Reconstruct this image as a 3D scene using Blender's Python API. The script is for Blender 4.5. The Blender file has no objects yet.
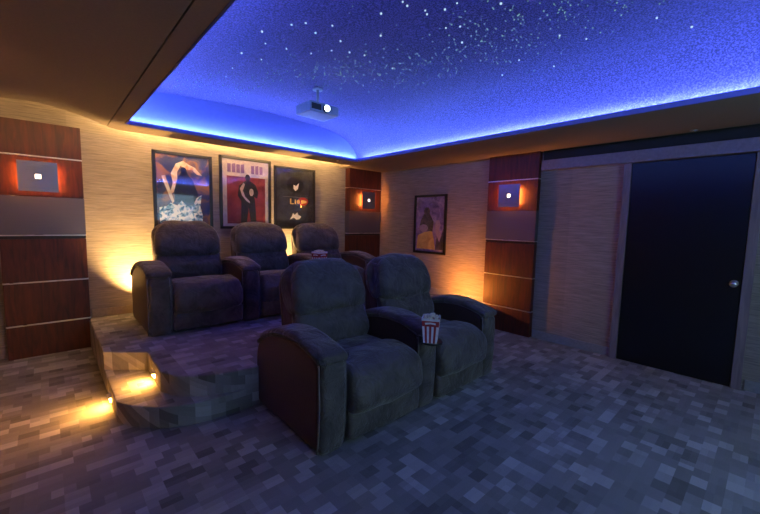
import bpy, bmesh, math, random
from mathutils import Vector, Matrix, noise
random.seed(7)
C = bpy.context.scene
COL = C.collection

# ------------------------------------------------------------------ camera
cam_d = bpy.data.cameras.new('camera'); cam = bpy.data.objects.new('camera', cam_d); COL.objects.link(cam)
cam_d.sensor_fit = 'HORIZONTAL'; cam_d.sensor_width = 36.0
cam_d.lens = 362.86 / 760 * 36.0; cam_d.clip_start = 0.02
r_ = Vector((0.73731, -0.67523, 0.02089)); u_ = Vector((0.04936, 0.08469, 0.99518)); f_ = Vector((0.67375, 0.73273, -0.09577))
M = Matrix((( r_.x, u_.x, -f_.x, 0), (r_.y, u_.y, -f_.y, 0), (r_.z, u_.z, -f_.z, 1.4), (0, 0, 0, 1)))
cam.matrix_world = M
C.camera = cam

# ------------------------------------------------------------------ world, exposure
w = bpy.data.worlds.new('world'); C.world = w; w.use_nodes = True
w.node_tree.nodes['Background'].inputs[0].default_value = (0.05, 0.08, 0.14, 1)
w.node_tree.nodes['Background'].inputs[1].default_value = 0.1
C.view_settings.view_transform = 'Standard'; C.view_settings.look = 'None'
C.view_settings.exposure = 1.6; C.view_settings.gamma = 1.0; C.view_settings.use_curve_mapping = False

# light levels
BLUE_LED = 62.0
WARM_LED = 24.0
UPLIGHT = 1.0
SCREEN = 1.35  # front fill from the added, unseen screen
SCONCE = 44.0
STEP = 400.0

# ------------------------------------------------------------------ materials
def nt(name):
    m = bpy.data.materials.new(name); m.use_nodes = True
    n = m.node_tree.nodes; b = n['Principled BSDF']
    return m, n, m.node_tree.links, b
def setb(b, **k):
    for a, v in k.items():
        key = {'base': 'Base Color', 'rough': 'Roughness', 'metal': 'Metallic', 'coat': 'Coat Weight', 'sheen': 'Sheen Weight', 'spec': 'Specular IOR Level'}[a]
        b.inputs[key].default_value = (*v, 1) if isinstance(v, tuple) else v
def ramp(n, stops):
    r = n.new('ShaderNodeValToRGB'); e = r.color_ramp.elements
    while len(e) < len(stops): e.new(0.5)
    for i, (p, c) in enumerate(stops): e[i].position = p; e[i].color = (*c, 1)
    return r
def mathn(n, l, op, a, b=None, c=None):
    m = n.new('ShaderNodeMath'); m.operation = op
    for i, v in enumerate((a, b, c)):
        if v is None: continue
        if isinstance(v, (int, float)): m.inputs[i].default_value = v
        else: l.new(v, m.inputs[i])
    return m.outputs[0]
def plain(name, col, rough=0.5, metal=0.0, coat=0.0, sheen=0.0, nscale=40, namt=0.12, bump=0.0):
    m, n, l, b = nt(name); setb(b, rough=rough, metal=metal, coat=coat, sheen=sheen)
    tc = n.new('ShaderNodeTexCoord'); no = n.new('ShaderNodeTexNoise'); no.inputs['Scale'].default_value = nscale; no.inputs['Detail'].default_value = 4
    l.new(tc.outputs['Object'], no.inputs['Vector'])
    r = ramp(n, [(0.3, tuple(c * (1 - namt) for c in col)), (0.7, tuple(min(1, c * (1 + namt)) for c in col))])
    l.new(no.outputs['Fac'], r.inputs['Fac']); l.new(r.outputs['Color'], b.inputs['Base Color'])
    if bump:
        bp = n.new('ShaderNodeBump'); bp.inputs['Strength'].default_value = bump; bp.inputs['Distance'].default_value = 0.01
        l.new(no.outputs['Fac'], bp.inputs['Height']); l.new(bp.outputs['Normal'], b.inputs['Normal'])
    return m
def emis(name, col, s):
    m, n, l, b = nt(name); setb(b, base=(0.02, 0.02, 0.02))
    b.inputs['Emission Color'].default_value = (*col, 1); b.inputs['Emission Strength'].default_value = s
    return m

def carpet():
    m, n, l, b = nt('block_carpet'); setb(b, rough=0.95, sheen=0.1, spec=0.1)
    tc = n.new('ShaderNodeTexCoord'); sp = n.new('ShaderNodeSeparateXYZ'); l.new(tc.outputs['Object'], sp.inputs[0])
    # the pattern follows x, and y+z so that risers carry it too
    X = sp.outputs[0]; Y = mathn(n, l, 'SUBTRACT', sp.outputs[1], sp.outputs[2])
    def cells(cx, cy, seed):
        row = mathn(n, l, 'FLOOR', mathn(n, l, 'DIVIDE', Y, cy))
        wn = n.new('ShaderNodeTexWhiteNoise'); wn.noise_dimensions = '1D'; l.new(mathn(n, l, 'ADD', row, seed), wn.inputs['W'])
        off = mathn(n, l, 'FLOOR', mathn(n, l, 'MULTIPLY', wn.outputs['Value'], 4.0))
        off = mathn(n, l, 'MULTIPLY', off, cx * 0.5)
        cxn = mathn(n, l, 'FLOOR', mathn(n, l, 'DIVIDE', mathn(n, l, 'ADD', X, off), cx))
        cb = n.new('ShaderNodeCombineXYZ'); l.new(cxn, cb.inputs[0]); l.new(row, cb.inputs[1]); cb.inputs[2].default_value = seed
        w2 = n.new('ShaderNodeTexWhiteNoise'); w2.noise_dimensions = '3D'; l.new(cb.outputs[0], w2.inputs['Vector'])
        return w2.outputs['Value']
    a = cells(0.098, 0.070, 3.1); c = cells(0.196, 0.140, 9.7); d = cells(0.196, 0.035, 21.3)
    v = mathn(n, l, 'ADD', mathn(n, l, 'MULTIPLY', a, 0.6), mathn(n, l, 'ADD', mathn(n, l, 'MULTIPLY', c, 0.28), mathn(n, l, 'MULTIPLY', d, 0.12)))
    r = ramp(n, [(0.12, (0.145, 0.14, 0.13)), (0.33, (0.235, 0.235, 0.22)), (0.60, (0.29, 0.29, 0.275)), (0.72, (0.39, 0.39, 0.38)), (0.88, (0.49, 0.49, 0.48))])
    r.color_ramp.interpolation = 'CONSTANT'; r.color_ramp.interpolation = 'LINEAR'
    l.new(v, r.inputs['Fac'])
    no = n.new('ShaderNodeTexNoise'); no.inputs['Scale'].default_value = 420; no.inputs['Detail'].default_value = 3; l.new(tc.outputs['Object'], no.inputs['Vector'])
    mx = n.new('ShaderNodeMix'); mx.data_type = 'RGBA'; mx.blend_type = 'MULTIPLY'; mx.inputs[0].default_value = 0.55
    r2 = ramp(n, [(0.3, (0.45, 0.45, 0.45)), (0.7, (1.0, 1.0, 1.0))]); l.new(no.outputs['Fac'], r2.inputs['Fac'])
    l.new(r.outputs['Color'], mx.inputs[6]); l.new(r2.outputs['Color'], mx.inputs[7]); l.new(mx.outputs[2], b.inputs['Base Color'])
    h = mathn(n, l, 'ADD', mathn(n, l, 'MULTIPLY', v, 1.6), mathn(n, l, 'MULTIPLY', no.outputs['Fac'], 0.5))
    bp = n.new('ShaderNodeBump'); bp.inputs['Strength'].default_value = 0.7; bp.inputs['Distance'].default_value = 0.008
    l.new(h, bp.inputs['Height']); l.new(bp.outputs['Normal'], b.inputs['Normal'])
    return m
def grasscloth():
    m, n, l, b = nt('grasscloth'); setb(b, rough=0.62, sheen=0.15)
    tc = n.new('ShaderNodeTexCoord'); mp = n.new('ShaderNodeMapping'); mp.inputs['Scale'].default_value = (5, 5, 120)
    l.new(tc.outputs['Object'], mp.inputs['Vector'])
    no = n.new('ShaderNodeTexNoise'); no.inputs['Scale'].default_value = 1.0; no.inputs['Detail'].default_value = 7; no.inputs['Roughness'].default_value = 0.68
    l.new(mp.outputs['Vector'], no.inputs['Vector'])
    r = ramp(n, [(0.28, (0.15, 0.12, 0.10)), (0.5, (0.28, 0.232, 0.195)), (0.72, (0.40, 0.335, 0.28))])
    l.new(no.outputs['Fac'], r.inputs['Fac'])
    sp = n.new('ShaderNodeSeparateXYZ'); l.new(tc.outputs['Object'], sp.inputs[0])
    s = mathn(n, l, 'ADD', sp.outputs[0], sp.outputs[1])
    fl = mathn(n, l, 'FLOOR', mathn(n, l, 'DIVIDE', mathn(n, l, 'ADD', s, 0.33), 0.915))
    wn = n.new('ShaderNodeTexWhiteNoise'); wn.noise_dimensions = '1D'; l.new(fl, wn.inputs['W'])
    k = mathn(n, l, 'ADD', mathn(n, l, 'MULTIPLY', wn.outputs['Value'], 0.3), 0.78)
    vm = n.new('ShaderNodeVectorMath'); vm.operation = 'SCALE'; l.new(r.outputs['Color'], vm.inputs[0]); l.new(k, vm.inputs['Scale'])
    l.new(vm.outputs[0], b.inputs['Base Color'])
    bp = n.new('ShaderNodeBump'); bp.inputs['Strength'].default_value = 0.45; bp.inputs['Distance'].default_value = 0.004
    l.new(no.outputs['Fac'], bp.inputs['Height']); l.new(bp.outputs['Normal'], b.inputs['Normal'])
    return m
def wood(name, dark, light, rough=0.32, coat=0.35):
    m, n, l, b = nt(name); setb(b, rough=rough, coat=coat)
    tc = n.new('ShaderNodeTexCoord'); mp = n.new('ShaderNodeMapping'); mp.inputs['Scale'].default_value = (14, 14, 1.6)
    l.new(tc.outputs['Object'], mp.inputs['Vector'])
    no = n.new('ShaderNodeTexNoise'); no.inputs['Scale'].default_value = 2.2; no.inputs['Detail'].default_value = 8; no.inputs['Distortion'].default_value = 0.8
    l.new(mp.outputs['Vector'], no.inputs['Vector'])
    r = ramp(n, [(0.3, dark), (0.7, light)]); l.new(no.outputs['Fac'], r.inputs['Fac']); l.new(r.outputs['Color'], b.inputs['Base Color'])
    return m
def brushed(name, col, rough=0.34):
    m, n, l, b = nt(name); setb(b, base=col, metal=0.85)
    tc = n.new('ShaderNodeTexCoord'); mp = n.new('ShaderNodeMapping'); mp.inputs['Scale'].default_value = (3, 3, 160)
    l.new(tc.outputs['Object'], mp.inputs['Vector'])
    no = n.new('ShaderNodeTexNoise'); no.inputs['Scale'].default_value = 2; l.new(mp.outputs['Vector'], no.inputs['Vector'])
    l.new(mathn(n, l, 'ADD', mathn(n, l, 'MULTIPLY', no.outputs['Fac'], 0.25), rough - 0.1), b.inputs['Roughness'])
    return m
def mural():
    m, n, l, b = nt('night_sky_mural'); setb(b, rough=0.85)
    tc = n.new('ShaderNodeTexCoord')
    no = n.new('ShaderNodeTexNoise'); no.inputs['Scale'].default_value = 95; no.inputs['Detail'].default_value = 3; no.inputs['Roughness'].default_value = 0.7
    l.new(tc.outputs['Object'], no.inputs['Vector'])
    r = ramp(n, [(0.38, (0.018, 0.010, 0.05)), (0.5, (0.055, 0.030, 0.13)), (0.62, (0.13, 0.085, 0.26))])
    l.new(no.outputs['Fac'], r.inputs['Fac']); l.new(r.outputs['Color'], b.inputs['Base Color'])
    return m
def pane_mat():
    m = bpy.data.materials.new('picture_glass'); m.use_nodes = True; n = m.node_tree.nodes; l = m.node_tree.links; n.clear()
    o = n.new('ShaderNodeOutputMaterial'); mx = n.new('ShaderNodeMixShader'); t = n.new('ShaderNodeBsdfTransparent'); g = n.new('ShaderNodeBsdfGlossy')
    g.inputs['Roughness'].default_value = 0.04; lw = n.new('ShaderNodeLayerWeight'); lw.inputs['Blend'].default_value = 0.5; pw = mathn(n, l, 'POWER', lw.outputs['Facing'], 4.5); fr = mathn(n, l, 'MULTIPLY_ADD', pw, 0.6, 0.035)
    l.new(fr, mx.inputs[0]); l.new(t.outputs[0], mx.inputs[1]); l.new(g.outputs[0], mx.inputs[2]); l.new(mx.outputs[0], o.inputs[0])
    return m
def suede(name, c0, c1):
    m, n, l, b = nt(name); setb(b, rough=0.72, sheen=0.35)
    b.inputs['Sheen Roughness'].default_value = 0.4
    tc = n.new('ShaderNodeTexCoord')
    no = n.new('ShaderNodeTexNoise'); no.inputs['Scale'].default_value = 7; no.inputs['Detail'].default_value = 6; no.inputs['Distortion'].default_value = 0.6; no.inputs['Roughness'].default_value = 0.6
    no2 = n.new('ShaderNodeTexNoise'); no2.inputs['Scale'].default_value = 160; no2.inputs['Detail'].default_value = 2
    l.new(tc.outputs['Object'], no.inputs['Vector']); l.new(tc.outputs['Object'], no2.inputs['Vector'])
    r = ramp(n, [(0.35, c0), (0.65, c1)]); l.new(no.outputs['Fac'], r.inputs['Fac']); l.new(r.outputs['Color'], b.inputs['Base Color'])
    h = mathn(n, l, 'ADD', mathn(n, l, 'MULTIPLY', no.outputs['Fac'], 3.0), mathn(n, l, 'MULTIPLY', no2.outputs['Fac'], 0.12))
    bp = n.new('ShaderNodeBump'); bp.inputs['Strength'].default_value = 0.8; bp.inputs['Distance'].default_value = 0.014
    l.new(h, bp.inputs['Height']); l.new(bp.outputs['Normal'], b.inputs['Normal'])
    return m

M_CARPET = carpet(); M_WALL = grasscloth()
M_CHERRY = wood('cherry_wood', (0.035, 0.006, 0.003), (0.105, 0.017, 0.006), 0.5, 0.0)
M_EDGE = wood('dark_edge_wood', (0.012, 0.006, 0.005), (0.03, 0.014, 0.01))
M_CHROME = brushed('satin_chrome', (0.62, 0.6, 0.6), 0.28); M_ALU = brushed('brushed_aluminium', (0.17, 0.155, 0.18), 0.5)
M_SOFFIT = plain('taupe_ceiling_paint', (0.25, 0.19, 0.15), 0.8, nscale=90, namt=0.06)
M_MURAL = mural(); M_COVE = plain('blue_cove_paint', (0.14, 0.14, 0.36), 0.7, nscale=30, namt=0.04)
M_SUEDE = suede('charcoal_suede', (0.050, 0.042, 0.035), (0.115, 0.098, 0.082))
M_LEATHER = plain('dark_brown_leather', (0.06, 0.030, 0.020), 0.48, sheen=0.1, nscale=70, namt=0.2, bump=0.15)
M_PIPING = plain('piping', (0.16, 0.14, 0.13), 0.5)
M_BLACK = plain('black_lacquer', (0.006, 0.006, 0.008), 0.3)
M_FRAME = plain('black_frame', (0.008, 0.007, 0.007), 0.35)
M_DARKTRIM = plain('dark_gap', (0.01, 0.01, 0.011), 0.7)
M_TRIM = plain('grey_trim', (0.26, 0.25, 0.26), 0.5)
M_TANTRIM = plain('tan_trim', (0.36, 0.28, 0.19), 0.5)
M_WHITE = plain('white_plastic', (0.6, 0.6, 0.6), 0.45)
M_GLASS = pane_mat()
M_BLUELED = emis('blue_led', (0.125, 0.27, 1.0), BLUE_LED)
M_WARMLED = emis('warm_led', (1.0, 0.60, 0.17), WARM_LED)

# ------------------------------------------------------------------ helpers
def link_bm(name, bm, mat, parent=None, smooth=False):
    me = bpy.data.meshes.new(name); bmesh.ops.recalc_face_normals(bm, faces=bm.faces); bm.to_mesh(me); bm.free()
    if smooth:
        for p in me.polygons: p.use_smooth = True
    for mm in (mat if isinstance(mat, list) else [mat]): me.materials.append(mm)
    o = bpy.data.objects.new(name, me); COL.objects.link(o)
    if parent: o.parent = parent
    return o
def box(bm, x0, x1, y0, y1, z0, z1, bev=0.0, mi=0):
    t = bmesh.new(); vs = [t.verts.new((x, y, z)) for x in (x0, x1) for y in (y0, y1) for z in (z0, z1)]
    for f in ((0, 1, 3, 2), (4, 6, 7, 5), (0, 4, 5, 1), (2, 3, 7, 6), (0, 2, 6, 4), (1, 5, 7, 3)): t.faces.new([vs[i] for i in f])
    bmesh.ops.recalc_face_normals(t, faces=t.faces)
    if bev: bmesh.ops.bevel(t, geom=t.edges[:], offset=bev, segments=2, affect='EDGES', profile=0.7)
    merge(bm, t, mi)
def merge(bm, t, mi=0):
    mp = {}
    for v in t.verts: mp[v] = bm.verts.new(v.co)
    for f in t.faces:
        try: nf = bm.faces.new([mp[v] for v in f.verts]); nf.material_index = mi; nf.smooth = f.smooth
        except ValueError: pass
    t.free()
def bx(name, mat, parent, *a, bev=0.0):
    bm = bmesh.new(); box(bm, *a, bev=bev); return link_bm(name, bm, mat, parent)
def prism(bm, pts, z0, z1, mi=0):
    a = [bm.verts.new((x, y, z0)) for x, y in pts]; b = [bm.verts.new((x, y, z1)) for x, y in pts]
    bm.faces.new(a).material_index = mi; bm.faces.new(b).material_index = mi; n = len(pts)
    for i in range(n): bm.faces.new((a[i], a[(i + 1) % n], b[(i + 1) % n], b[i])).material_index = mi
def cyl(bm, c, axis, r, h, seg=20, r2=None):
    t = bmesh.new(); bmesh.ops.create_cone(t, cap_ends=True, segments=seg, radius1=r, radius2=r if r2 is None else r2, depth=h)
    q = Vector((0, 0, 1)).rotation_difference(Vector(axis)); bmesh.ops.transform(t, matrix=Matrix.Translation(c) @ q.to_matrix().to_4x4(), verts=t.verts)
    for f in t.faces: f.smooth = len(f.verts) == 4
    merge(bm, t)
def tube(bm, pts, r, seg=8):
    rings = []
    for i, p in enumerate(pts):
        p = Vector(p); d = (Vector(pts[min(i + 1, len(pts) - 1)]) - Vector(pts[max(i - 1, 0)])).normalized()
        a = d.orthogonal() if i == 0 else (pa - d * pa.dot(d)); a.normalize(); pa = a; b = d.cross(a)
        rings.append([bm.verts.new(p + r * (math.cos(k * 2 * math.pi / seg) * a + math.sin(k * 2 * math.pi / seg) * b)) for k in range(seg)])
    for A, B in zip(rings, rings[1:]):
        for k in range(seg): f = bm.faces.new((A[k], A[(k + 1) % seg], B[(k + 1) % seg], B[k])); f.smooth = True
    bm.faces.new(rings[0]); bm.faces.new(rings[-1])
def catmull(pts, k=5, closed=True):
    n = len(pts); out = []
    rng = range(n) if closed else range(n - 1)
    for i in rng:
        P = [Vector(pts[(i + j) % n] if closed else pts[max(0, min(n - 1, i + j))]) for j in (-1, 0, 1, 2)]
        for s in range(k):
            t = s / k
            out.append(0.5 * ((2 * P[1]) + (-P[0] + P[2]) * t + (2 * P[0] - 5 * P[1] + 4 * P[2] - P[3]) * t * t + (-P[0] + 3 * P[1] - 3 * P[2] + P[3]) * t ** 3))
    if not closed: out.append(Vector(pts[-1]))
    return out
def pillow(bm, prof, xc, hw, r=0.04, bulge=0.0, wf=None, k=5, puff=0.0, seed=0.0, nx=12):
    """closed (y,z) outline swept across x with rounded ends"""
    P = catmull(prof, k); n = len(P)
    area = sum(P[i].x * P[(i + 1) % n].y - P[(i + 1) % n].x * P[i].y for i in range(n))
    sgn = 1 if area > 0 else -1
    N = []
    for i in range(n):
        d = (P[(i + 1) % n] - P[i - 1]).normalized(); N.append(Vector((d.y, -d.x)) * sgn)
    st = []
    for a in (0, 25, 50, 70, 90): st.append((-hw + r - r * math.cos(math.radians(a)), r * (1 - math.sin(math.radians(a)))))
    st += [(-hw + r + (2 * hw - 2 * r) * i / nx, 0) for i in range(1, nx)]
    for a in (90, 70, 50, 25, 0): st.append((hw - r + r * math.cos(math.radians(a)), r * (1 - math.sin(math.radians(a)))))
    rings = []
    for x, ins in st:
        g = 1 - (x / hw) ** 2; ring = []
        for i in range(n):
            q = P[i] + N[i] * (bulge * g - ins)
            s = wf(P[i].y) if wf else 1.0
            xx = xc + x * s
            if puff:
                q = q + N[i] * puff * noise.noise(Vector((xx * 7 + seed, q.x * 7, q.y * 9)))
            ring.append(bm.verts.new((xx, q.x, q.y)))
        rings.append(ring)
    for A, B in zip(rings, rings[1:]):
        for i in range(n): f = bm.faces.new((A[i], A[(i + 1) % n], B[(i + 1) % n], B[i])); f.smooth = True
    for R in (rings[0], rings[-1]):
        f = bm.faces.new(R); f.smooth = False
def empty(name, loc, rz=0):
    o = bpy.data.objects.new(name, None); COL.objects.link(o); o.location = loc; o.rotation_euler = (0, 0, rz); o.empty_display_size = 0.1; return o
def tag(o, label, cat, group=None):
    o['label'] = label; o['category'] = cat
    if group: o['group'] = group
    return o
def struct(o): o['kind'] = 'structure'; return o
def copy_tree(o, parent=None):
    c = o.copy(); COL.objects.link(c)
    if parent: c.parent = parent
    for ch in list(o.children): copy_tree(ch, c)
    return c

# ------------------------------------------------------------------ room shell
XL, XR, YB, YF = -0.44, 4.45, 4.96, -1.7
ZS = 2.28
struct(bx('floor', M_CARPET, None, XL - 0.1, XR + 0.1, YF - 0.1, YB + 0.1, -0.1, 0.0))
struct(bx('wall_back', M_WALL, None, XL - 0.1, XR + 0.1, YB, YB + 0.1, 0.0, 2.75))
struct(bx('wall_right', M_WALL, None, XR, XR + 0.1, YF, YB, 0.0, 2.75))
struct(bx('wall_left', M_WALL, None, XL - 0.1, XL, YF, YB, 0.0, 2.75))
struct(bx('wall_front', M_DARKTRIM, None, XL - 0.1, XR + 0.1, YF - 0.1, YF, 0.0, 2.75))

# raised platform with its curved front, and the lower step that tapers into it
PL = [(0.29, 4.955), (0.29, 3.63), (0.56, 3.40), (0.55, 2.90)]
PL += [(v.x, v.y) for v in catmull([(0.55, 2.90), (0.63, 2.74), (0.75, 2.65), (0.91, 2.585), (1.10, 2.555)], 4, False)[1:]] + [(4.445, 2.555), (4.445, 4.955)]
bm = bmesh.new(); prism(bm, PL, 0.0, 0.30); o = link_bm('platform', bm, M_CARPET); struct(o); o.name = 'floor_platform'
b_ = o.modifiers.new('b', 'BEVEL'); b_.width = 0.012; b_.segments = 3; b_.limit_method = 'ANGLE'
LS = [(0.56, 3.397), (0.292, 3.625), (0.29, 2.93)] + [(v.x, v.y) for v in catmull([(0.29, 2.93), (0.36, 2.80), (0.47, 2.68), (0.60, 2.60), (0.78, 2.555), (1.08, 2.552)], 4, False)[1:]]
LS += [(0.91, 2.59), (0.75, 2.655), (0.63, 2.745), (0.553, 2.90)]
bm = bmesh.new(); prism(bm, LS, 0.0, 0.15); o = link_bm('floor_step', bm, M_CARPET); struct(o)
b_ = o.modifiers.new('b', 'BEVEL'); b_.width = 0.01; b_.segments = 3; b_.limit_method = 'ANGLE'

# ceiling: flat soffit with the vaulted tray cut into it and a light slot along the back wall
bm = bmesh.new(); z0, z1 = ZS, ZS + 0.035
XA, XC, YV0, YV1 = 0.595, 3.42, -0.9, 4.27
YE = 4.63
prism(bm, [(XC, YF), (XR, YF), (XR, YB), (3.62, YB), (3.60, YE), (XC, YE)], z0, z1)
prism(bm, [(XA, YV1), (XC, YV1), (XC, YE), (XA, YE)], z0, z1)
prism(bm, [(XA, YF), (XC, YF), (XC, YV0), (XA, YV0)], z0, z1)
prism(bm, [(0.49, YF), (XA, YF), (XA, YE), (0.49, YE - 0.09)], z0, z1)
struct(link_bm('ceiling_soffit', bm, M_SOFFIT))
bm = bmesh.new()
edge = [(v.x, v.y) for v in catmull([(XL, 4.12), (-0.18, 4.05), (0.02, 4.02), (0.24, 4.20), (0.482, 4.50)], 5, False)]
prism(bm, [(0.482, YF), (XL, YF)] + edge, z0, z1)
struct(link_bm('ceiling_panel', bm, M_SOFFIT))
struct(bx('ceiling_groove', M_DARKTRIM, None, 0.455, 0.502, YF, 4.5, z1, z1 + 0.02))
struct(bx('ceiling_slot', M_SOFFIT, None, XL, XR, 4.41, YB, 2.68, 2.75))
bm = bmesh.new()
box(bm, XA, XA + 0.012, YV0, YV1, z0 - 0.004, z1 + 0.002); box(bm, XC - 0.012, XC, YV0, YV1, z0 - 0.004, z1 + 0.002)
box(bm, XA, XC, YV1 - 0.012, YV1, z0 - 0.004, z1 + 0.002); box(bm, XA, XC, YV0, YV0 + 0.012, z0 - 0.004, z1 + 0.002)
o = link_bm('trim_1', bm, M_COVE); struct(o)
# barrel vault
VP = [(0.503, z1), (0.503, 2.36), (0.52, 2.47), (0.58, 2.57), (0.70, 2.64), (0.88, 2.67), (1.3, 2.70), (2.0, 2.72), (2.7, 2.70), (3.08, 2.66), (3.28, 2.60), (3.43, 2.50), (3.52, 2.38), (3.545, z1)]
def vz(x):
    for (a, za), (b, zb) in zip(VP[1:-1], VP[2:-1]):
        if a <= x <= b: return za + (zb - za) * (x - a) / (b - a)
    return 2.68
prof = catmull(VP, 4, False)
bm = bmesh.new(); ys = (YV0 - 0.12, YV1 + 0.12)
inner = [[bm.verts.new((p.x, y, p.y)) for p in prof] for y in ys]
for i in range(len(prof) - 1):
    f = bm.faces.new((inner[0][i], inner[0][i + 1], inner[1][i + 1], inner[1][i])); f.smooth = True
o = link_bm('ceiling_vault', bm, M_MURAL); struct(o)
s = o.modifiers.new('s', 'SOLIDIFY'); s.thickness = 0.02; s.offset = 1
for nm, yy in (('ceiling_vault_end', YV1 + 0.12), ('ceiling_vault_end', YV0 - 0.14)):
    bm = bmesh.new(); A = [bm.verts.new((p.x, yy, p.y)) for p in prof]; B = [bm.verts.new((p.x, yy + 0.02, p.y)) for p in prof]
    bm.faces.new(A); bm.faces.new(B)
    for i in range(len(prof)): bm.faces.new((A[i], A[(i + 1) % len(prof)], B[(i + 1) % len(prof)], B[i]))
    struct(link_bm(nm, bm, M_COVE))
# led strips lying on the ledge of the tray
def strip(label, *a):
    o = bx('led_strip', M_BLUELED, None, *a); tag(o, label, 'light strip', 'blue light strips around the vault'); return o
zz = (z1, z1 + 0.012)
strip('blue light strip behind the right lip of the star ceiling, door side', 3.50, 3.525, YV0, YV1, *zz)
strip('blue light strip behind the left lip of the star ceiling', 0.512, 0.537, YV0, YV1, *zz)
strip('blue light strip behind the lip above the framed posters', 0.54, 3.48, 4.345, 4.37, *zz)
strip('blue light strip at the screen end of the star ceiling', 0.54, 3.48, YV0 - 0.1, YV0 - 0.075, *zz)
o = bx('warm_light_strip', M_WARMLED, None, 0.60, 3.56, YE + 0.001, YE + 0.007, z0 + 0.012, z1 - 0.004)
tag(o, 'warm white light strip hidden in the slot above the posters', 'light strip')
lp = bx('tape', emis('warm_tape', (1.0, 0.66, 0.24), WARM_LED * 4.2), o, 0.60, 3.56, YE - 0.05, YE - 0.035, z1, z1 + 0.008)
bm = bmesh.new()
for (a, b), (c, d) in zip(edge, edge[1:]):
    prism(bm, [(a, b + 0.002), (c, d + 0.002), (c, d + 0.008), (a, b + 0.008)], z0 + 0.012, z1 - 0.004)
o = link_bm('warm_light_strip', bm, emis('warm_led_soft', (1.0, 0.58, 0.2), WARM_LED * 0.8)); tag(o, 'warm light strip following the curved ceiling edge above the left wood column', 'light strip')

# stars
bm = bmesh.new()
BR = [(1.84, 1.61), (2.11, 1.55), (2.29, 1.66), (2.06, 1.63), (1.62, 1.57), (1.69, 1.52), (1.8, 1.59), (1.68, 1.63), (1.88, 1.41), (2.66, 1.12), (2.81, 1.0), (2.94, 1.7), (2.83, 0.61), (3.05, 0.47), (2.8, 1.48), (3.04, 1.31), (2.54, 0.65), (2.07, 1.23), (1.27, 2.3), (1.33, 2.22), (1.16, 2.51), (1.26, 2.67), (1.19, 2.94), (1.36, 2.96), (1.25, 3.29), (1.42, 2.65), (1.48, 2.13), (1.62, 1.8), (1.63, 1.62), (1.65, 2.27), (1.81, 2.01), (1.81, 2.37), (1.45, 2.29), (1.69, 2.44), (1.6, 2.59), (1.28, 3.53), (1.88, 1.5), (1.93, 2.33), (2.25, 2.34)]
def star(x, y, r, mi=0):
    t = bmesh.new(); bmesh.ops.create_icosphere(t, subdivisions=1, radius=r); bmesh.ops.translate(t, vec=(x, y, vz(x) - r * 0.3), verts=t.verts); merge(bm, t, mi)
for x, y in BR: star(x, y, random.uniform(0.006, 0.0085))
band = [(0.95, 4.42), (1.47, 3.68), (1.97, 2.87), (2.34, 2.34), (2.42, 1.6), (2.35, 0.95), (2.4, 0.0), (2.4, -0.8)]
for i in range(800):
    s = random.random() ** 0.9 * (len(band) - 2); k = int(s); t = s - k
    cx = band[k][0] + (band[k + 1][0] - band[k][0]) * t; cy = band[k][1] + (band[k + 1][1] - band[k][1]) * t
    x = cx + random.gauss(0, 0.21); y = cy + random.gauss(0, 0.17)
    if 0.7 < x < 3.35 and YV0 < y < 4.25: star(x, y, random.choice((0.003, 0.0036, 0.0045, 0.0055)), 1)
for i in range(140):
    x = random.uniform(0.75, 3.3); y = random.uniform(YV0, 4.2); star(x, y, random.choice((0.003, 0.004)), 1)
o = link_bm('fibre_optic_stars', bm, [emis('star_light', (0.55, 0.8, 1.0), 0.3), emis('faint_star_light', (0.4, 0.8, 0.75), 0.13)]); o['kind'] = 'stuff'
tag(o, 'tiny pale fibre optic star lights scattered in a milky band over the vault', 'star lights')

# baseboards
def bboard(name, *a): struct(bx(name, M_TANTRIM if name in ('baseboard_back',) else M_TRIM, None, *a, bev=0.004))
bboard('baseboard_back', 0.32, 3.73, YB - 0.015, YB, 0.30, 0.39)
bboard('baseboard_right', XR - 0.015, XR, 1.118, 1.97, 0.0, 0.095)
bboard('baseboard_right_far', XR - 0.015, XR, 2.67, YB - 0.2, 0.30, 0.39)
bboard('baseboard_right_near', XR - 0.015, XR, YF, 0.08, 0.0, 0.095)

# ------------------------------------------------------------------ door and header track
d = bx('door_1', M_BLACK, None, XR - 0.035, XR - 0.002, 0.17, 1.045, 0.005, 2.045, bev=0.004); struct(d)
bm = bmesh.new(); cyl(bm, (XR - 0.045, 0.215, 0.93), (1, 0, 0), 0.030, 0.02, 24); cyl(bm, (XR - 0.075, 0.215, 0.93), (1, 0, 0), 0.011, 0.04, 14)
t = bmesh.new(); bmesh.ops.create_uvsphere(t, u_segments=20, v_segments=12, radius=0.028); bmesh.ops.scale(t, vec=(0.7, 1, 1), verts=t.verts)
bmesh.ops.translate(t, vec=(XR - 0.10, 0.215, 0.93), verts=t.verts)
for f in t.faces: f.smooth = True
merge(bm, t); link_bm('door_knob', bm, M_CHROME, d)
M_JAMB = wood('dark_jamb_wood', (0.17, 0.13, 0.14), (0.26, 0.20, 0.21), 0.45, 0.1)
M_HEAD = plain('header_paint', (0.20, 0.16, 0.185), 0.4)
struct(bx('trim_2', M_JAMB, None, XR - 0.05, XR, 1.048, 1.115, 0.0, 2.05, bev=0.004))
struct(bx('trim_3', M_JAMB, None, XR - 0.05, XR, 0.10, 0.165, 0.0, 2.05, bev=0.004))
o = bx('trim_4', M_HEAD, None, XR - 0.085, XR, -1.0, 1.955, 2.05, 2.165, bev=0.004); struct(o)
struct(bx('trim_5', M_DARKTRIM, None, XR - 0.03, XR, -1.0, 1.955, 2.166, ZS))

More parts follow.
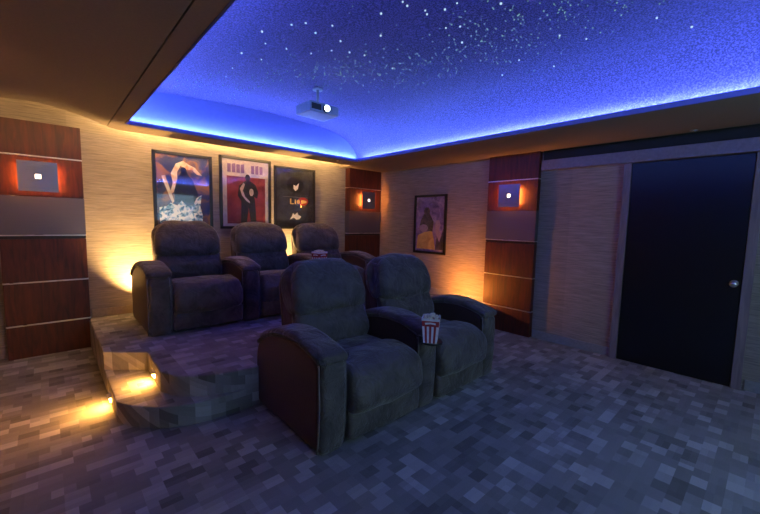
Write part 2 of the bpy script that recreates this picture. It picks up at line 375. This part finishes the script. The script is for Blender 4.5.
# ------------------------------------------------------------------ wood columns and sconces
SEG = [(0.0, 0.315, 'wood'), (0.33, 0.735, 'wood'), (0.75, 1.165, 'wood'), (1.17, 1.20, 'dark'), (1.21, 1.575, 'metal'), (1.58, 1.955, 'wood'), (1.965, None, 'wood')]
def column(name_label, origin, rz, width, top, depth=0.09, zb=0.0):
    """origin: middle of the foot on the wall; local -y faces the room"""
    t = empty('wall_column', origin, rz); tag(t, name_label, 'column', 'cherry wood columns with metal bands')
    hw = width / 2
    bx('core', M_EDGE, t, -hw + 0.006, hw - 0.006, -depth + 0.014, -0.001, zb, top)
    for a, b, k in SEG:
        b = top if b is None else b
        if b <= zb + 0.03: continue
        a = max(a, zb)
        if k == 'wood': bx('wood_panel', M_CHERRY, t, -hw, hw, -depth, -0.002, a, b, bev=0.003)
        elif k == 'metal': o = bx('metal_panel', M_ALU, t, -hw - 0.002, hw + 0.002, -depth - 0.004, -0.002, a, b, bev=0.002); o['label'] = 'brushed aluminium band'
        else: bx('dark_strip', M_EDGE, t, -hw, hw, -depth + 0.006, -0.002, a, b)  # thin dark wood strip below the metal band
    for z in (0.315, 0.735, 1.195, 1.955):
        if z > zb: bx('chrome_strip', M_CHROME, t, -hw - 0.003, hw + 0.003, -depth - 0.005, -0.003, z + 0.001, z + 0.012, bev=0.002)
    return t
M_GLOW = emis('amber_lamp', (1.0, 0.28, 0.045), SCONCE); M_LENS = emis('pale_lens', (1.0, 0.72, 0.5), 2.2)
def sconce(label, origin, rz, offx=0.0, zc=1.765, depth=0.09, glow=None):
    t = empty('wall_sconce', origin, rz); tag(t, label, 'wall lamp', 'square metal wall sconces')
    x, y = offx, -depth - 0.001; h = 0.142
    bm = bmesh.new(); hl = 0.021
    for a in ((-h, -hl, -h, h), (hl, h, -h, h), (-hl, hl, -h, -hl), (-hl, hl, hl, h)): box(bm, x + a[0], x + a[1], y - 0.066, y - 0.06, zc + a[2], zc + a[3])
    link_bm('face_plate', bm, brushed('plate_steel', (0.22, 0.25, 0.36), 0.3), t)
    bx('lens', M_LENS, t, x - hl, x + hl, y - 0.064, y - 0.058, zc - hl, zc + hl)
    bx('wall_box', M_DARKTRIM, t, x - 0.05, x + 0.05, y - 0.02, y, zc - 0.05, zc + 0.05)
    for sx in (-1, 1): bx('lamp_tube', glow or M_GLOW, t, x + sx * 0.102 - 0.008, x + sx * 0.102 + 0.008, y - 0.045, y - 0.029, zc - 0.10, zc + 0.10, bev=0.004)
    return t
column('cherry wood column left of the posters, at the photo\'s left edge', (-0.015, YB, 0), 0, 0.63, 2.315 - 0.03, 0.09)
sconce('square metal sconce glowing on the leftmost wood column', (-0.015, YB, 0), 0, -0.02)
column('cherry wood column in the far corner right of the posters', (4.085, YB, 0), 0, 0.70, ZS, 0.12, zb=0.30)
sconce('square metal sconce glowing on the far corner wood column', (4.085, YB, 0), 0, 0.02, depth=0.12)
column('cherry wood column between the single poster and the black door', (XR, 2.32, 0), -math.pi / 2, 0.67, ZS, 0.07)
sconce('square metal sconce glowing on the wood column nearest the black door', (XR, 2.32, 0), -math.pi / 2, 0.0, depth=0.07)
column('cherry wood column on the left wall beside the camera', (XL, 2.32, 0), math.pi / 2, 0.67, ZS, 0.07)
sconce('square metal sconce on the left wall column beside the camera', (XL, 2.32, 0), math.pi / 2, 0.0, depth=0.07, glow=emis('amber_lamp_strong', (1.0, 0.36, 0.10), SCONCE * 0.9))

# ------------------------------------------------------------------ posters
def flat(name, polys, mat, parent, y, th=0.0015):
    bm = bmesh.new()
    for pts in polys:
        a = [bm.verts.new((x, y, z)) for x, z in pts]; b = [bm.verts.new((x, y - th, z)) for x, z in pts]
        bm.faces.new(a); bm.faces.new(b); n = len(pts)
        for i in range(n): bm.faces.new((a[i], a[(i + 1) % n], b[(i + 1) % n], b[i]))
    return link_bm(name, bm, mat, parent)
def blotch(name, stops, scale, rough=0.5, dist=1.0, stretch=(1, 1, 1)):
    m, n, l, b = nt(name); setb(b, rough=rough)
    tc = n.new('ShaderNodeTexCoord'); mp = n.new('ShaderNodeMapping'); mp.inputs['Scale'].default_value = stretch; no = n.new('ShaderNodeTexNoise')
    no.inputs['Scale'].default_value = scale; no.inputs['Detail'].default_value = 6; no.inputs['Distortion'].default_value = dist
    l.new(tc.outputs['Object'], mp.inputs[0]); l.new(mp.outputs[0], no.inputs['Vector']); r = ramp(n, stops); l.new(no.outputs['Fac'], r.inputs['Fac']); l.new(r.outputs['Color'], b.inputs['Base Color'])
    return m
def poster(label, loc, rz, w, h, pm, border=0.035, group=None):
    t = empty('framed_poster', loc, rz); tag(t, label, 'poster', group)
    hw = w / 2; bm = bmesh.new()
    for a in ((-hw, -hw + border, 0, h), (hw - border, hw, 0, h), (-hw, hw, 0, border), (-hw, hw, h - border, h)): box(bm, a[0], a[1], -0.03, -0.001, a[2], a[3], bev=0.003)
    link_bm('frame', bm, M_FRAME, t)
    bx('print', pm, t, -hw + 0.01, hw - 0.01, -0.012, -0.003, 0.01, h - 0.01)
    bx('glass_pane', M_GLASS, t, -hw + 0.02, hw - 0.02, -0.024, -0.022, 0.02, h - 0.02)
    return t
def blob(cx, cz, rx, rz_, n=20, j=0.0):
    return [(cx + rx * math.cos(a * 2 * math.pi / n) * (1 + random.uniform(-j, j)), cz + rz_ * math.sin(a * 2 * math.pi / n) * (1 + random.uniform(-j, j))) for a in range(n)]
G = 'framed film posters on the back wall'
PH = 0.91
# one: dark figure under pale warm swirls, bright crowd below
p1 = poster('framed poster with pale swirls over bright blue crowd, leftmost on back wall', (1.265, YB, 1.27), 0, 0.66, PH,
            blotch('poster_blue_brown', [(0.35, (0.02, 0.04, 0.16)), (0.5, (0.06, 0.06, 0.16)), (0.62, (0.35, 0.16, 0.08))], 5), group=G)
warm = blotch('poster_warm_swirl', [(0.3, (0.7, 0.32, 0.10)), (0.5, (0.9, 0.7, 0.5)), (0.7, (0.95, 0.92, 0.88))], 9)
flat('swirl', [[(-0.16, 0.40), (-0.12, 0.55), (-0.14, 0.66), (-0.08, 0.78), (0.0, 0.82), (0.06, 0.78), (0.13, 0.75), (0.21, 0.66), (0.15, 0.67), (0.10, 0.72), (0.03, 0.72), (-0.03, 0.76), (-0.07, 0.68), (-0.07, 0.56), (-0.11, 0.44)],
               [(-0.24, 0.62), (-0.2, 0.5), (-0.13, 0.3), (-0.11, 0.33), (-0.16, 0.5), (-0.2, 0.63)]], warm, p1, -0.0125)
flat('figure', [[(-0.03, 0.68), (0.03, 0.70), (0.06, 0.64), (0.10, 0.60), (0.16, 0.42), (0.13, 0.32), (-0.10, 0.32), (-0.11, 0.45), (-0.07, 0.60)], blob(0.0, 0.70, 0.035, 0.045)],
     plain('poster_dark_blue', (0.015, 0.02, 0.06), 0.5), p1, -0.0142)
crowd = blotch('poster_crowd', [(0.38, (0.03, 0.10, 0.25)), (0.47, (0.25, 0.5, 0.75)), (0.55, (0.9, 0.95, 0.97))], 16)
flat('crowd', [[(-0.27, 0.05), (0.2, 0.05), (0.21, 0.16), (0.18, 0.28), (0.2, 0.42), (0.14, 0.38), (0.10, 0.29), (0.03, 0.28), (-0.03, 0.34), (-0.08, 0.28), (-0.15, 0.31), (-0.19, 0.27), (-0.27, 0.25)]], crowd, p1, -0.0158)
# two: pale border, deep red field with a dark standing figure
p2 = poster('framed red poster with dark standing figure, middle of back wall', (2.04, YB, 1.27), 0, 0.71, 0.955,
            blotch('poster_paper', [(0.3, (0.36, 0.30, 0.33)), (0.7, (0.5, 0.43, 0.45))], 12), group=G)
flat('red_field', [[(-0.26, 0.07), (0.27, 0.07), (0.27, 0.70), (-0.26, 0.70)]], blotch('poster_red', [(0.3, (0.13, 0.012, 0.02)), (0.7, (0.24, 0.03, 0.04))], 6), p2, -0.0125)
bars = []
for k, x in enumerate((-0.25, -0.19, -0.13, -0.07, 0.07, 0.13, 0.19)): bars.append([(x, 0.75), (x + 0.045, 0.75), (x + 0.045, 0.86 + 0.01 * (k % 2)), (x, 0.86)])
plum = plain('poster_plum', (0.16, 0.08, 0.22), 0.5)
for q in bars: flat('title_letter', [q], plum, p2, -0.0125)
dk = plain('poster_black', (0.012, 0.01, 0.016), 0.5)
flat('figure', [blob(0.02, 0.69, 0.035, 0.05), [(-0.01, 0.65), (0.06, 0.65), (0.13, 0.60), (0.17, 0.50), (0.15, 0.42), (0.11, 0.44), (0.12, 0.38), (0.14, 0.07), (0.06, 0.07), (0.03, 0.30), (0.0, 0.07), (-0.08, 0.07), (-0.07, 0.38), (-0.12, 0.44), (-0.10, 0.58)]], dk, p2, -0.0142)
flat('curved_stripe', [[(-0.04, 0.62), (-0.09, 0.54), (-0.06, 0.45), (0.0, 0.38), (0.05, 0.35), (0.04, 0.38), (-0.02, 0.44), (-0.05, 0.52), (-0.02, 0.60)], blob(0.07, 0.5, 0.03, 0.05)], plain('poster_grey', (0.4, 0.33, 0.36), 0.5), p2, -0.016)
# three: near black with a pale mark, a yellow-red title glow and a pale shape
p3 = poster('framed black poster with yellow and red title, rightmost on back wall', (2.79, YB, 1.27), 0, 0.68, PH,
            blotch('poster_charcoal', [(0.35, (0.014, 0.015, 0.02)), (0.7, (0.04, 0.045, 0.055))], 8), group=G)
wht = plain('poster_white', (0.7, 0.66, 0.6), 0.5)
flat('dark_disc', [blob(0.0, 0.66, 0.14, 0.12, 28)], plain('poster_jet', (0.006, 0.006, 0.007), 0.4), p3, -0.0125)
flat('pale_mark', [[(-0.03, 0.66), (0.01, 0.64), (0.06, 0.69), (0.04, 0.60), (0.0, 0.57), (-0.03, 0.60)]], wht, p3, -0.0142)
flat('thin_line', [[(-0.2, 0.475), (0.22, 0.475), (0.22, 0.48), (-0.2, 0.48)]], plain('poster_midgrey', (0.2, 0.2, 0.2), 0.5), p3, -0.0125)
flat('red_title', [blob(0.13, 0.42, 0.09, 0.06, 20)], plain('poster_scarlet', (0.45, 0.03, 0.02), 0.5), p3, -0.0125)
ylw = plain('poster_yellow', (0.8, 0.55, 0.12), 0.5)
flat('yellow_title', [[(-0.09, 0.37), (-0.03, 0.37), (-0.03, 0.385), (-0.07, 0.385), (-0.07, 0.45), (-0.09, 0.45)], [(-0.01, 0.375), (0.01, 0.375), (0.01, 0.44), (-0.01, 0.44)], blob(0.05, 0.41, 0.027, 0.032), [(0.10, 0.38), (0.19, 0.40), (0.19, 0.43), (0.10, 0.44)]], ylw, p3, -0.0142)
flat('pale_shape', [[(-0.09, 0.14), (-0.03, 0.17), (0.02, 0.14), (0.07, 0.15), (0.10, 0.19), (0.05, 0.21), (0.03, 0.25), (-0.01, 0.21), (-0.04, 0.24), (-0.06, 0.19)]], wht, p3, -0.0125)
# four: on the right wall, golden pyramid-like hem with purple mist
p4 = poster('small framed poster with purple mist and golden hem, alone on right wall', (XR, 3.69, 0.92), -math.pi / 2, 0.64, 0.92,
            blotch('poster_purple', [(0.3, (0.10, 0.07, 0.16)), (0.5, (0.26, 0.18, 0.34)), (0.75, (0.5, 0.36, 0.5))], 7))
flat('golden_hem', [[(-0.26, 0.07), (0.12, 0.07), (0.10, 0.2), (0.05, 0.36), (-0.10, 0.34), (-0.24, 0.28)]], blotch('poster_gold', [(0.3, (0.45, 0.27, 0.05)), (0.7, (0.8, 0.55, 0.15))], 6), p4, -0.0125)
flat('figure', [blob(-0.06, 0.66, 0.06, 0.07, 18, 0.05), [(-0.12, 0.62), (0.0, 0.62), (0.08, 0.50), (0.06, 0.35), (-0.09, 0.37), (-0.22, 0.38), (-0.18, 0.52)]], blotch('poster_olive', [(0.3, (0.05, 0.045, 0.03)), (0.7, (0.2, 0.16, 0.1))], 12), p4, -0.0142)
flat('pale_bust', [blob(-0.12, 0.40, 0.09, 0.06, 18, 0.05), [(0.12, 0.52), (0.19, 0.53), (0.22, 0.45), (0.19, 0.38), (0.24, 0.3), (0.2, 0.2), (0.14, 0.3), (0.12, 0.42)]], plain('poster_mauve', (0.42, 0.30, 0.32), 0.5), p4, -0.0158)
flat('dark_side', [[(0.12, 0.07), (0.27, 0.07), (0.27, 0.40), (0.24, 0.3), (0.2, 0.18), (0.15, 0.28)]], blotch('poster_teal', [(0.3, (0.02, 0.03, 0.04)), (0.7, (0.12, 0.09, 0.1))], 8), p4, -0.0125)

# ------------------------------------------------------------------ recliners
AW, SW = 0.205, 0.665          # arm width, seat width between the arms
PITCH = AW + SW
def wf_head(z):
    t = (z - 0.84) / 0.27
    return 1.0 if t <= 0 else max(0.5, (1 - min(t, 0.97) ** 3.2) ** 0.33 * 0.5 + 0.5)
def arm(parent, x0, seed, label=None):
    """x0: left side of the arm; arm = body, front panel, armrest pad, piping"""
    xc = x0 + AW / 2
    side = [(0.02, 0.006), (0.0, 0.10), (0.0, 0.35), (0.0, 0.53), (0.06, 0.605), (0.22, 0.645), (0.40, 0.655), (0.58, 0.63), (0.74, 0.575), (0.83, 0.50), (0.865, 0.38), (0.86, 0.20), (0.82, 0.02), (0.45, 0.015)]
    bm = bmesh.new(); pillow(bm, side, xc, AW / 2 - 0.008, r=0.03, bulge=0.0, k=4, nx=4); body = link_bm('arm', bm, M_LEATHER, parent, False)
    pad = [(-0.028, 0.585), (-0.034, 0.61), (-0.01, 0.636), (0.10, 0.668), (0.24, 0.697), (0.40, 0.703), (0.56, 0.68), (0.70, 0.63), (0.80, 0.565), (0.83, 0.50), (0.79, 0.50), (0.68, 0.57), (0.52, 0.62), (0.36, 0.64), (0.20, 0.635), (0.08, 0.61)]
    bm = bmesh.new(); pillow(bm, pad, xc, AW / 2 + 0.006, r=0.035, bulge=0.004, k=4, puff=0.004, seed=seed, nx=8); link_bm('armrest_pad', bm, M_SUEDE, body)
    front = [(0.03, 0.004), (-0.015, 0.008), (-0.032, 0.12), (-0.04, 0.36), (-0.035, 0.50), (-0.02, 0.575), (0.04, 0.58), (0.06, 0.40), (0.06, 0.15)]
    bm = bmesh.new(); pillow(bm, front, xc, AW / 2 - 0.012, r=0.035, bulge=0.006, k=4, puff=0.004, seed=seed + 3, nx=6); link_bm('front_panel', bm, M_SUEDE, body)
    bm = bmesh.new()
    for sx in (-1, 1):
        x = xc + sx * (AW / 2 - 0.006)
        tube(bm, [(x, p.x, p.y) for p in catmull([(0.012, 0.008), (-0.004, 0.12), (-0.012, 0.3), (-0.008, 0.46), (-0.004, 0.58)], 4, False)], 0.0055)
        tube(bm, [(x + sx * 0.006, p.x, p.y) for p in catmull([(0.0, 0.59), (0.10, 0.627), (0.22, 0.652), (0.38, 0.668), (0.56, 0.645), (0.70, 0.592), (0.81, 0.52)], 3, False)], 0.0045)
    link_bm('piping', bm, M_PIPING, body)
    return body
def cup_tray(parent, x):
    bm = bmesh.new(); cyl(bm, (x - 0.05, -0.095, 0.555), (0, 0, 1), 0.078, 0.012, 28); box(bm, x - 0.06, x + 0.0, -0.06, 0.0, 0.54, 0.56); link_bm('cup_tray', bm, M_BLACK, parent)
def recliner(label, loc, right_arm=True, left_arm=True, seed=0.0, group=None, zs=0.965):
    """origin: floor, middle of the seat's front line; faces -y"""
    t = empty('recliner', loc); t.scale = (1, 1, zs); tag(t, label, 'recliner', group)
    h = SW / 2
    if left_arm: arm(t, -h - AW, seed + 1)
    if right_arm: arm(t, h, seed + 2)
    bx('base', M_LEATHER, t, -h + 0.004, h - 0.004, 0.07, 0.82, 0.02, 0.33, bev=0.01)
    sc = [(0.16, 0.33), (0.14, 0.42), (0.20, 0.478), (0.34, 0.485), (0.52, 0.47), (0.66, 0.46), (0.70, 0.40), (0.66, 0.33), (0.42, 0.31)]
    bm = bmesh.new(); pillow(bm, sc, 0, h - 0.010, r=0.05, bulge=0.012, puff=0.012, seed=seed + 5); link_bm('seat_cushion', bm, M_SUEDE, t)
    fr = [(0.30, 0.40), (0.31, 0.475), (0.22, 0.508), (0.10, 0.512), (0.0, 0.49), (-0.065, 0.43), (-0.095, 0.345), (-0.09, 0.26), (-0.05, 0.205), (0.01, 0.19), (0.06, 0.24), (0.14, 0.34)]
    bm = bmesh.new(); pillow(bm, fr, 0, h - 0.010, r=0.05, bulge=0.016, puff=0.014, seed=seed + 7); link_bm('footrest', bm, M_SUEDE, t)
    fp = [(-0.035, 0.03), (-0.05, 0.08), (-0.05, 0.17), (-0.03, 0.215), (0.05, 0.23), (0.08, 0.12), (0.06, 0.03)]
    bm = bmesh.new(); pillow(bm, fp, 0, h - 0.004, r=0.03, bulge=0.004, puff=0.005, seed=seed + 9); link_bm('front_board', bm, M_SUEDE, t)
    sh = [(0.66, 0.12), (0.64, 0.40), (0.68, 0.70), (0.80, 0.95), (0.85, 1.04), (0.915, 1.02), (0.925, 0.85), (0.88, 0.5), (0.86, 0.2), (0.82, 0.10)]
    bm = bmesh.new(); pillow(bm, sh, 0, h - 0.012, r=0.05, wf=wf_head, nx=10); link_bm('back_shell', bm, M_LEATHER, t)
    lb = [(0.56, 0.43), (0.52, 0.50), (0.525, 0.60), (0.58, 0.70), (0.63, 0.755), (0.70, 0.77), (0.71, 0.66), (0.69, 0.50), (0.64, 0.42)]
    bm = bmesh.new(); pillow(bm, lb, 0, h - 0.004, r=0.05, bulge=0.008, puff=0.016, seed=seed + 11); link_bm('lumbar_cushion', bm, M_SUEDE, t)
    hd = [(0.64, 0.715), (0.585, 0.745), (0.575, 0.82), (0.605, 0.92), (0.665, 1.03), (0.735, 1.10), (0.81, 1.115), (0.865, 1.075), (0.885, 0.98), (0.85, 0.82), (0.76, 0.72)]
    bm = bmesh.new(); pillow(bm, hd, 0, h + 0.006, r=0.06, bulge=0.014, puff=0.014, wf=wf_head, seed=seed + 13, nx=14); link_bm('head_cushion', bm, M_SUEDE, t)
    return t
X1 = 1.12 + AW + SW / 2
GR = 'dark suede recliners'
rf = recliner('charcoal suede recliner nearest the camera, left one of the front pair', (X1, 1.735, 0), True, True, 0.0, GR)
recliner('charcoal suede recliner, right one of the front pair, behind the popcorn box', (X1 + PITCH, 1.735, 0), True, False, 20.0, GR)
X2 = 0.64 + AW + SW / 2; Y2 = 3.82; P2 = PITCH - 0.005
recliner('dark suede recliner at left end of the raised back row', (X2, Y2, 0.30), True, True, 40.0, GR, 0.945)
rm = recliner('dark suede recliner in the middle of the raised back row', (X2 + P2, Y2, 0.30), True, False, 60.0, GR, 0.945)
recliner('dark suede recliner at right end of the raised back row', (X2 + 2 * P2, Y2, 0.30), True, False, 80.0, GR, 0.945)

cup_tray(rf, SW / 2 + AW / 2); cup_tray(rm, SW / 2 + AW / 2)
# ------------------------------------------------------------------ popcorn boxes
M_RED = plain('carton_red', (0.32, 0.02, 0.03), 0.5); M_CARD = plain('carton_white', (0.72, 0.70, 0.72), 0.5); M_POP = plain('popcorn', (0.75, 0.68, 0.5), 0.8, nscale=60, namt=0.2)
def popcorn(label, loc, rz, s=1.0):
    t = empty('popcorn_box', loc, rz); tag(t, label, 'popcorn box', 'striped popcorn boxes on the armrests')
    H = 0.19 * s; b, tp = 0.052 * s, 0.068 * s
    bm = bmesh.new(); ns = 7
    for k in range(4):
        R = Matrix.Rotation(k * math.pi / 2, 3, 'Z')
        def P(uu, v): q = b + (tp - b) * v; return R @ Vector(((2 * uu - 1) * q, -q, v * H))
        for i in range(ns):
            rows = [(0, 0.70), (0.70, 0.93), (0.93, 1.0)]
            for j, (v0, v1) in enumerate(rows):
                f = bm.faces.new([bm.verts.new(P(a, v)) for a, v in ((i / ns, v0), ((i + 1) / ns, v0), ((i + 1) / ns, v1), (i / ns, v1))])
                f.material_index = (1 if i % 2 == 1 else 0) if j == 0 else (1 if j == 1 else 0)
            a0, a1 = i / ns, (i + 1) / ns; f = bm.faces.new([bm.verts.new(P(a, v)) for a, v in ((a0, 1.0), (a1, 1.0), ((a0 + a1) / 2, 1.06))]); f.material_index = 0
        # pale swash on the red band
        f = bm.faces.new([bm.verts.new(P(a, v) + R @ Vector((0, -0.0012, 0))) for a, v in ((0.2, 0.78), (0.5, 0.81), (0.82, 0.79), (0.8, 0.86), (0.5, 0.88), (0.18, 0.85))]); f.material_index = 0
    f = bm.faces.new([bm.verts.new((x, y, 0.001)) for x, y in ((-b, -b), (b, -b), (b, b), (-b, b))])
    bmesh.ops.remove_doubles(bm, verts=bm.verts, dist=1e-5)
    c = link_bm('carton', bm, [M_CARD, M_RED], t); so = c.modifiers.new('s', 'SOLIDIFY'); so.thickness = 0.0015
    bm = bmesh.new()
    for i in range(60):
        q = bmesh.new(); bmesh.ops.create_icosphere(q, subdivisions=1, radius=random.uniform(0.009, 0.014) * s)
        x, y = random.uniform(-0.052, 0.052) * s, random.uniform(-0.052, 0.052) * s
        bmesh.ops.translate(q, vec=(x, y, H * 0.93 + random.uniform(0, 0.02) * s + 0.018 * s * (1 - (x * x + y * y) / (0.005 * s * s))), verts=q.verts)
        for v in q.verts: v.co += Vector((random.uniform(-1, 1), random.uniform(-1, 1), random.uniform(-1, 1))) * 0.002
        merge(bm, q)
    p = link_bm('popcorn', bm, M_POP, t); p['kind'] = 'stuff'
    return t
popcorn('red and white striped popcorn box on the armrest between the front recliners', (X1 + PITCH / 2 - 0.066, 1.735 - 0.095, 0.562 * 0.965), math.radians(34), 0.93)
popcorn('striped popcorn box on an armrest of the raised back row, by the right-end recliner', (X2 + P2 + PITCH / 2 - 0.05, Y2 - 0.095, 0.30 + 0.562 * 0.945), math.radians(10), 1.0)

# ------------------------------------------------------------------ projector
t = empty('projector', (2.08, 3.24, 2.455)); tag(t, 'grey ceiling projector with glowing lens hanging under the star ceiling', 'projector')
bx('housing', plain('projector_grey', (0.2, 0.22, 0.26), 0.4), t, -0.17, 0.17, -0.13, 0.14, 0.0, 0.095, bev=0.018)
bm = bmesh.new(); cyl(bm, (0.01, -0.14, 0.045), (0, -1, 0), 0.036, 0.03, 28); link_bm('lens_barrel', bm, M_DARKTRIM, t)
bm = bmesh.new(); cyl(bm, (0.01, -0.157, 0.045), (0, -1, 0), 0.028, 0.006, 28); link_bm('lens', bm, emis('projector_lens', (0.8, 0.92, 1.0), 9.0), t)
bm = bmesh.new()
for i in range(6): box(bm, -0.15 + i * 0.018, -0.132 + i * 0.018, -0.1325, -0.13, 0.02, 0.075)
link_bm('vent_grille', bm, M_DARKTRIM, t)
bm = bmesh.new(); cyl(bm, (0, 0, 0.175), (0, 0, 1), 0.014, 0.17, 18); link_bm('mount_pole', bm, M_TRIM, t)
bm = bmesh.new(); cyl(bm, (0, 0, 0.256), (0, 0, 1), 0.05, 0.012, 26); link_bm('mount_plate', bm, M_TRIM, t)

# ------------------------------------------------------------------ ceiling fittings
def downlight(label, x, y, z, r=0.035):
    t = empty('recessed_spotlight', (x, y, z)); tag(t, label, 'spotlight', 'small recessed spotlights')
    bm = bmesh.new(); cyl(bm, (0, 0, -0.002), (0, 0, 1), r, 0.006, 24); link_bm('ring', bm, M_CHROME, t)
    bm = bmesh.new(); cyl(bm, (0, 0, -0.006), (0, 0, 1), r * 0.6, 0.004, 24); link_bm('lens', bm, M_WHITE, t)
downlight('small recessed spotlight in the soffit above the black door', 4.33, 0.58, ZS, 0.03)
downlight('small recessed fitting at the far corner of the blue vault lip', 3.18, 4.42, ZS, 0.018)

# ------------------------------------------------------------------ step lights
M_STEP = emis('step_lens', (1.0, 0.40, 0.07), STEP)
def steplight(label, x, y, z):
    t = empty('step_light', (x, y, z)); tag(t, label, 'step light', 'step lights in the stair risers')
    bm = bmesh.new(); box(bm, -0.006, 0.0, -0.05, 0.05, -0.026, 0.026, bev=0.002); link_bm('bezel', bm, M_CHROME, t)
    bx('lens', M_STEP, t, -0.009, -0.006, -0.045, 0.045, -0.018, 0.006)
    bx('hood', M_CHROME, t, -0.022, -0.004, -0.045, 0.045, 0.008, 0.014, bev=0.001)
steplight('amber step light in the lower riser shining on the floor', 0.29, 3.22, 0.07)
steplight('amber step light in the upper riser shining on the lower tread', 0.551, 3.12, 0.215)

# ------------------------------------------------------------------ uplights behind seats, added fill screen
def uplight(label, x, y, z, col, s, power, aim, ang=80):
    t = empty('floor_uplight', (x, y, z)); tag(t, label, 'floor lamp', 'small uplights hidden behind the seats')
    bm = bmesh.new(); cyl(bm, (0, 0, 0.035), (0, 0, 1), 0.05, 0.07, 22, 0.045); link_bm('can', bm, M_BLACK, t)
    bm = bmesh.new(); cyl(bm, (0, 0, 0.072), (0, 0, 1), 0.040, 0.006, 22); link_bm('lamp_face', bm, emis('uplight_face', col, s), t)
    ld = bpy.data.lights.new('lamp_beam', 'SPOT'); ld.energy = power; ld.color = col; ld.spot_size = math.radians(ang); ld.spot_blend = 1.0; ld.shadow_soft_size = 0.03
    lo = bpy.data.objects.new('lamp_beam', ld); COL.objects.link(lo); lo.parent = t; lo.location = (0, 0, 0.09)
    lo.rotation_euler = (Vector(aim) - Vector((x, y, z + 0.09))).to_track_quat('-Z', 'Y').to_euler()
uplight('small amber uplight on the platform behind the left back recliner', 0.72, 4.76, 0.30, (1.0, 0.60, 0.20), UPLIGHT * 8, 125, (0.78, 4.96, 1.75), 95)
uplight('small amber uplight on the platform behind the back row, between middle and right recliner', 2.49, 4.76, 0.30, (1.0, 0.62, 0.22), UPLIGHT * 8, 150, (2.56, 4.96, 1.6), 80)
uplight('small orange uplight by the right wall beside the door-side column', 3.98, 3.02, 0.30, (1.0, 0.33, 0.05), UPLIGHT * 7, 24, (4.45, 2.9, 0.56), 165)
t = empty('fill_screen', (2.0, YF, 0.75)); tag(t, 'unseen glowing screen added on the front wall as fill light for the seats', 'screen')  # unseen screen, added so its glow lights seat fronts and floor
bx('frame', M_FRAME, t, -1.27, 1.27, 0.0, 0.03, -0.04, 1.34); bx('fill_surface', emis('fill_screen_glow', (0.36, 0.60, 0.78), SCREEN), t, -1.22, 1.22, 0.03, 0.036, 0.0, 1.3)
